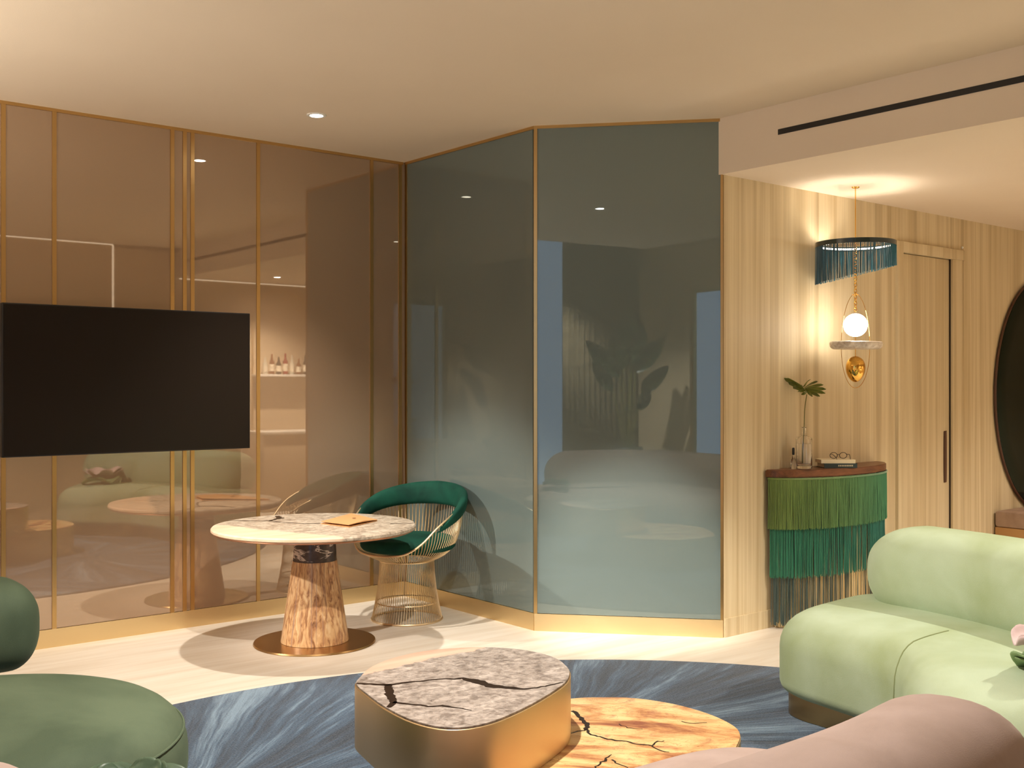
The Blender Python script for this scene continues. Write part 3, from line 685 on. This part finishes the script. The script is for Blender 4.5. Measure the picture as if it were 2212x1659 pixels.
for i in range(26):
    a = PI*(i+.5)/26; mb.tube([(KX-(KA-.078)*math.cos(a), YE-.012-(KB-.058)*math.sin(a), .002), (KX-(KA-.078)*math.cos(a), YE-.012-(KB-.058)*math.sin(a), ZT-.041)], .006, 6)
stuff(mb.build('brass_rods', CORE, co))
def fringe(name, m, par, path, ztop, lens, N, r=.0017, wav=.006, skip=None, seedn=1, rows=2):
    rg = random.Random(seedn); mb = MB()
    for row in range(rows):
        for i in range(N):
            u = (i+rg.random())/N
            if skip and rg.random() < skip(u): continue
            x, y, nx, ny = path(u); off = -.004*row
            L = lens(u)*rg.uniform(.965, 1.0); a = rg.uniform(0, 6.28); am = wav*rg.random()
            tx = rg.uniform(-1,1)*wav
            pts = [(x+nx*off, y+ny*off, ztop)]
            for k in (1,2,3):
                t = k/3; pts.append((x+nx*(off+am*math.sin(a+2*t)*t)-ny*tx*t, y+ny*(off+am*math.sin(a+2*t)*t)+nx*tx*t, ztop-L*t))
            mb.tube(pts, r*rg.uniform(.8,1.2), 4, cap=False)
    return stuff(mb.build(name, m, par))
def kpath(ins):
    def p(u):
        a = PI*(.004+.992*u); x = KX-(KA-ins)*math.cos(a); y = YE-.022-(KB-ins)*math.sin(a)
        n = Vector((-math.cos(a)/(KA), -math.sin(a)/(KB), 0)).normalized(); return x, y, n.x, n.y
    return p
mb = MB(); mb.tube([(p[0], p[1], ZT-.047) for p in (kpath(.006)(i/47) for i in range(48))], .006, 6); mb.build('fringe_braid', FR1, co)
fringe('fringe_upper', FR1, co, kpath(.008), ZT-.046, lambda u: .275, 430, .0018, .007, None, 1)
fringe('fringe_middle', FR2, co, kpath(.022), ZT-.06, lambda u: .525, 330, .0018, .010, lambda u: .05+.32*math.exp(-((u-.52)/.2)**2), 2)
fringe('fringe_lower', FR3, co, kpath(.040), ZT-.06, lambda u: .785, 190, .0019, .012, lambda u: .12+.42*math.exp(-((u-.55)/.25)**2), 3)

# things on the console
vs = thing('bottle_vase', 'clear glass bottle vase with water on the fringed console', 'vase', (5.005, 3.60, ZT+.001))
vo, fo = lathe_vf([(.040,0),(.0435,.004),(.0435,.160),(.040,.170),(.016,.178),(.011,.186),(.011,.222),(.015,.226),(.012,.226),(.008,.222),(.008,.188),(.013,.175),(.036,.165),(.0395,.156),(.0395,.022),(.036,.019)], 40)
from_py('glass_body', vo, fo, GLASS, vs, True, 60)
lathe('water', [(.0385,.0195),(.0388,.024),(.0388,.136),(.002,.136)], WATER, vs, 32)
sb = thing('stoppered_bottle', 'tiny glass bottle with a dark stopper left of the vase', 'bottle', (4.945, 3.625, ZT+.001))
lathe('bottle_body', [(.014,0),(.016,.003),(.016,.045),(.008,.056),(.006,.075),(.002,.075)], GLASS, sb, 20)
lathe('stopper', [(.002,.076),(.006,.076),(.007,.082),(.007,.11),(.005,.115),(.001,.115)], BLACKB, sb, 14)
# monstera leaf
lf = thing('monstera_stem', 'single monstera leaf on a thin stem standing in the glass bottle vase', 'plant', (5.005, 3.60, ZT+.03))
sd_ = [(-.004,.004,.0),(-.003,.003,.10),(.002,.0,.2),(.004,-.003,.3),(.012,-.01,.375)]
tube('stem', [tuple(p) for p in catmull(sd_, 20, False)], .0028, STEM, lf, 6)
R_ = Vector((.7735, -.634, 0)); F_ = Vector((.634, .7735, 0)); U_ = Vector((0,0,1))
mb = MB(); org = Vector((.010,-.008,.385))
tips = {1: [(.03,-.02,-.02),(.07,-.03,-.02),(.105,-.02,-.004),(.118,0,.018),(.112,.02,.042),(.09,.04,.06),(.055,.05,.07)],
        -1: [(-.02,-.03,-.012),(-.045,-.03,.008),(-.07,-.02,.03),(-.09,-.01,.055),(-.108,0,.078),(-.095,.02,.078),(-.04,.04,.06)]}
for s, T in tips.items():
    for k, tp in enumerate(T):
        base = org + F_*(.012*k) + U_*(.005*k) + R_*(.006*s); tip = org + R_*tp[0] + F_*(.012*k+tp[1]) + U_*tp[2]
        d = tip-base; side = d.cross(F_*.5+U_*.8).normalized()
        if side.length < .1: side = U_
        v = []; f = []; n = 7
        for i in range(n):
            t = i/(n-1); wd = .016*min(1, .5+5*t)*(1 if t < .75 else math.sqrt(max(.02, 1-((t-.75)/.25)**2))); sag = U_*(-.02*t*t+.02*t)
            p = base + d*t + sag + F_*(.015*math.sin(PI*t))
            v += [p-side*wd, p+U_*.003+F_*.002, p+side*wd]
        for i in range(n-1):
            for j in range(2): f.append((i*3+j, i*3+j+1, i*3+4+j, i*3+3+j))
        mb.add(v, f)
mb.tube([org+F_*(.1*t)+U_*(.04*t) for t in (0,.3,.6,1)], .003, 5)
o = mb.build('leaf', LEAF, lf, True, 80); o.modifiers.new('thick','SOLIDIFY').thickness = .0012
# books and glasses
BA = math.atan2(-.634, .7735)+.07
def book(name, label, loc, rz, L, D, H, cover, pages, letter=False):
    t = thing(name, label, 'book', loc, rz, 'books on the console')
    box('back_cover', 0, L, 0, D, 0, .0025, cover, t); box('front_cover', 0, L, 0, D, H-.0025, H, cover, t)
    box('spine', 0, L, 0, .003, .0026, H-.0026, cover, t); box('pages', .004, L-.004, .0035, D-.004, .0027, H-.0027, pages, t)
    if letter:
        mb = MB()
        for i in range(9):
            x = L*.42+i*.0095; mb.box(x, x+.0065, -.0006, .0002, H*.35, H*.68)
        mb.build('spine_lettering', LETTER, t, False)
    return t
book('hardback_book', 'dark teal book lying under the cream book on the console', (5.125, 3.553, ZT+.0005), BA, .185, .125, .025, TEALBOOK, PAGES, True)
book('hardback_book', 'cream book lying on top of the dark teal book', (5.115, 3.566, ZT+.026), BA-.03, .19, .12, .020, CREAM, PAGES)
gl = thing('eyeglasses', 'dark-framed eyeglasses standing on the cream book', 'eyeglasses', (5.235, 3.53, ZT+.0475), BA)
for s in (-1, 1): tube('lens_rim', [(s*.027+.021*math.cos(a), .02, .018+.016*math.sin(a)) for a in [2*PI*i/20 for i in range(20)]], .0018, BLACKB, gl, 6, True)
tube('bridge', [(-.006,.02,.021),(0,.019,.024),(.006,.02,.021)], .0016, BLACKB, gl, 6)
for s in (-1, 1): tube('temple', [(s*.048,.02,.024),(s*.047,-.02,.026),(s*.04,-.05,.012),(s*.038,-.058,.002)], .0017, BLACKB, gl, 6)

# ------------------------------------------------------------ pendant lamp
pl = thing('pendant_lamp', 'pendant lamp with teal fringed ring, glowing globe, stone disc and gold egg', 'lamp', (5.298, 3.472, 0))
lathe('canopy', [(.002,2.402),(.018,2.402),(.022,2.4065),(.002,2.4065)], GOLD, pl, 24)
tube('rod', [(0,0,2.402),(0,0,2.092)], .003, GOLD, pl)
RS = .213
v, f = lathe_vf([(RS-.014,2.100),(RS-.014,2.078),(RS+.003,2.076),(RS+.003,2.102),(RS+.001,2.102),(RS+.001,2.080),(RS-.012,2.080),(RS-.012,2.100),(RS-.014,2.100)], 72); from_py('ring_shade', v, f[:-2], TEALM, pl)
v, f = lathe_vf([(RS-.0175,2.084),(RS-.0145,2.084),(RS-.0145,2.092),(RS-.0175,2.092),(RS-.0175,2.084)], 72); from_py('led_strip', v, f[:-2], LED, pl)
v, f = lathe_vf([(RS-.011,2.082),(RS-.001,2.082),(RS-.001,2.085),(RS-.011,2.085),(RS-.011,2.082)], 72); from_py('led_strip', v, f[:-2], LEDUP, pl)
mb = MB()
for s in (1,-1):
    mb.tube([(-s*R_.x*(RS-.01), -s*R_.y*(RS-.01), 2.088), (0,0,2.088)], .002, 5)
mb.build('spoke', GOLD, pl)
def rpath(u): a = 2*PI*u; return RS*math.cos(a), RS*math.sin(a), math.cos(a), math.sin(a)
def rlen(u):
    a = 2*PI*u; lat = R_.x*math.cos(a)+R_.y*math.sin(a); return .158-.05*lat
fringe('fringe', FRT, pl, rpath, 2.078, rlen, 340, .0017, .003, None, 8, 1)
mb = MB(); z = 2.088; k = 0
while z > 1.715:
    a = (k % 2)*PI/2
    mb.tube([(.008*math.cos(q)*math.cos(a), .008*math.cos(q)*math.sin(a), z+.011*math.sin(q)) for q in [2*PI*i/10 for i in range(10)]],   .0022, 5, True); z -= .017; k += 1
stuff(mb.build('chain', GOLD, pl))
tube('wire_loop', [(R_.x*.079*math.cos(a)*(1+.10*math.sin(a)*-1), R_.y*.079*math.cos(a)*(1+.1*math.sin(a)*-1), 1.558+.26*math.sin(a)) for a in [2*PI*i/72 for i in range(72)]], .0014, GOLD, pl, 6, True)
lathe('globe', [(.064*math.sin(PI*i/24)+.0001, 1.645-.064*math.cos(PI*i/24)) for i in range(25)], GLOBE, pl, 36)
tube('spacer', [(0,0,1.585),(0,0,1.548)], .002, GOLD, pl); tube('spacer', [(0,0,1.512),(0,0,1.473)], .002, GOLD, pl)
rg = random.Random(12); bl = []
for i in range(18):
    a = 2*PI*i/18; bl.append((.148*math.cos(a)*rg.uniform(.95,1.03), .115*math.sin(a)*rg.uniform(.85,1.08)))
v, f = cushion_vf(bl, 0, .042, .026, .012, .002, 60, 5); ra = math.atan2(R_.y, R_.x)
sdsk = from_py('stone_disc', [(x, y, z_+.10*(x if x < 0 else .35*x)*(-.12)+rg.uniform(-.0008,.0008)) for x, y, z_ in v], f, WSTONE, pl, True, 60); sdsk.location = (0,0,1.512); sdsk.rotation_euler = (0,0,ra)
lathe('gold_egg', [(.052*math.sin(PI*i/24)*(1.0+.12*math.cos(PI*i/24)*-1)+.0001, 1.402-.072*math.cos(PI*i/24)) for i in range(25)], GOLD, pl, 36)

# ------------------------------------------------------------ mirror, bench, sensor
mr = thing('oval_mirror', 'tall oval dark mirror at the right edge on the wood wall', 'mirror', (8.0, YE-.012, 1.245))
v, f = cushion_vf([(.70*math.cos(2*PI*i/32), .83*math.sin(2*PI*i/32)) for i in range(32)], 0, .012, .002, .002, 0, 96, 3)
from_py('mirror_glass', [(p[0], -p[2], p[1]) for p in v], f, MIRROR, mr)
tube('mirror_frame', [(.707*math.cos(2*PI*i/96), -.004, .837*math.sin(2*PI*i/96)) for i in range(96)], .009, DARKW, mr, 8, True)
be = thing('wall_bench', 'low wooden bench with a mushroom cushion under the oval mirror', 'bench', (0, 0, 0))
box('bench_base', 7.30, 8.9, 3.36, YE-.01, 0, .345, OAK, be, .004); box('bench_cushion', 7.29, 8.91, 3.345, YE-.01, .346, .455, BENCHC, be, .02)
se = tag(lathe('wall_sensor', [(.0005,0),(.008,0),(.007,.006),(.0005,.007)], WHITE, None, 16), 'tiny white sensor on the wood wall above the door casing', 'sensor')
se.rotation_euler = (PI/2, 0, 0); se.location = (6.88, YE-.0005, 2.222)

# ------------------------------------------------------------ what the glass reflects: bar niche, curtain, plant, shrub
ba = thing('bar_niche', 'arched bar niche with shelf and counter, mirrored in the bronze glass', 'bar', (5.6, .6, 0))
pts = [(-.34,.012,.84)]+[(-.34*math.cos(PI*i/24), .012, 2.03+.30*math.sin(PI*i/24)) for i in range(25)]+[(.34,.012,.84)]
tube('arch_trim', pts, .008, BRASS, ba, 8); box('shelf', -.35, .55, .0, .2, 1.405, 1.43, WHITE, ba, .003); box('counter', -.45, .8, 0, .5, .8, .83, WHITE, ba, .003)
box('cabinet', -.44, .79, .01, .48, .0, .799, PLASTER, ba, .003)
rg = random.Random(21)
for i in range(8):
    x = 5.36+.08*i; hgt = rg.uniform(.17,.24); rr = rg.uniform(.024,.032)
    names = ('amber spirit', 'clear spirit', 'red', 'dark green')
    t = thing('bar_bottle', ['first','second','third','fourth','fifth','sixth','seventh','eighth'][i]+' bottle from the arch edge on the bar shelf, mirrored', 'bottle', (x, .70, 1.431), 0, 'bottles on the bar shelf')
    lathe('glass_body', [(.002,0),(rr,.002),(rr,hgt*.6),(rr*.4,hgt*.75),(rr*.36,hgt),(.002,hgt)], BOTT[(i*3+1) % 4], t, 18)
    v, f = lathe_vf([(rr+.0008,hgt*.15),(rr+.0008,hgt*.5)], 18); from_py('paper_label', v, f[:-2], PAPERL, t)
cu = MB(); n = 120
v = []; f = []
for i in range(n+1):
    y = -1.24+1.16*i/n; x = -2.62+.035*math.sin(i*2*PI/8.5)+.01*math.sin(i*.7)
    v += [(x,y,.01),(x,y,3.18)]
for i in range(n): f.append((2*i,2*i+2,2*i+3,2*i+1))
o = tag(from_py('curtain', v, f, CURT, None, True, 80), 'taupe pleated curtain beside the tall window, mirrored in the blue glass', 'curtain'); o.modifiers.new('thick','SOLIDIFY').thickness = .004
pp = thing('potted_plant', 'tall broad-leaved potted plant, mirrored in the blue glass', 'plant', (-1.9, -.56, 0))
lathe('planter', [(.02,.001),(.15,.001),(.19,.55),(.18,.56),(.17,.53),(.02,.53)], POT, pp, 32)
CR = Vector((-.657,.754,0))      # sideways as the blue glass shows it
for (sx, zt, ln, wd, tl) in ((.0,2.2,.62,.17,.05),(.5,1.86,.60,.13,.75),(-.45,1.9,.55,.13,-.7),(.42,1.6,.42,.10,.6),(-.5,1.55,.45,.11,-.8),(-.28,1.28,.3,.09,-.5),(.18,2.0,.5,.13,.25),(-.2,2.05,.5,.12,-.3)):
    tip = CR*sx+Vector((0,0,zt)); d = (CR*math.sin(tl)+Vector((0,0,math.cos(tl)))); base = tip-d*ln
    tube('stalk', [(CR.x*sx*.1, CR.y*sx*.1, .5), tuple((base*.5+Vector((CR.x*sx*.05,CR.y*sx*.05,.35)))), tuple(base)], .009, STEM, pp, 6)
    side = d.cross(Vector((.754,.657,0))).normalized(); nr = Vector((.754,.657,0)); v = []; f = []
    for i in range(11):
        t = i/10; wq = wd*math.sin(PI*min(1,.06+.94*t))**.75*(1-.25*t)
        p = base+d*ln*t+nr*(.10*t*t); v += [p-side*wq+nr*.05, p, p+side*wq+nr*.05]
    for i in range(10):
        for j in range(2): f.append((i*3+j,i*3+j+1,i*3+4+j,i*3+3+j))
    from_py('leaf', v, f, LEAFD, pp, True, 80)
gb = thing('garden_shrub', 'leafy shrub outside the window, mirrored in the blue glass', 'shrub', (-1.0, -2.3, 0))
rg = random.Random(31); mb = MB()
for i in range(420):
    a = rg.uniform(0,6.28); rr = rg.uniform(0,.75); zz = rg.uniform(.2,1.9)*(1-.3*rr); c = Vector((rr*math.cos(a), rr*math.sin(a)*.6, zz))
    d = Vector((rg.uniform(-1,1),rg.uniform(-1,1),rg.uniform(-.2,1))).normalized()*rg.uniform(.08,.14); s = d.cross(Vector((rg.uniform(-1,1),rg.uniform(-1,1),rg.uniform(-1,1)))).normalized()*.03
    mb.add([c, c+d*.5+s, c+d, c+d*.5-s], [(0,1,2,3)])
stuff(mb.build('foliage', LEAFD, gb, False)); tube('trunk', [(0,0,-.1),(.03,.02,.8),(0,0,1.5)], .03, STEM, gb, 6)
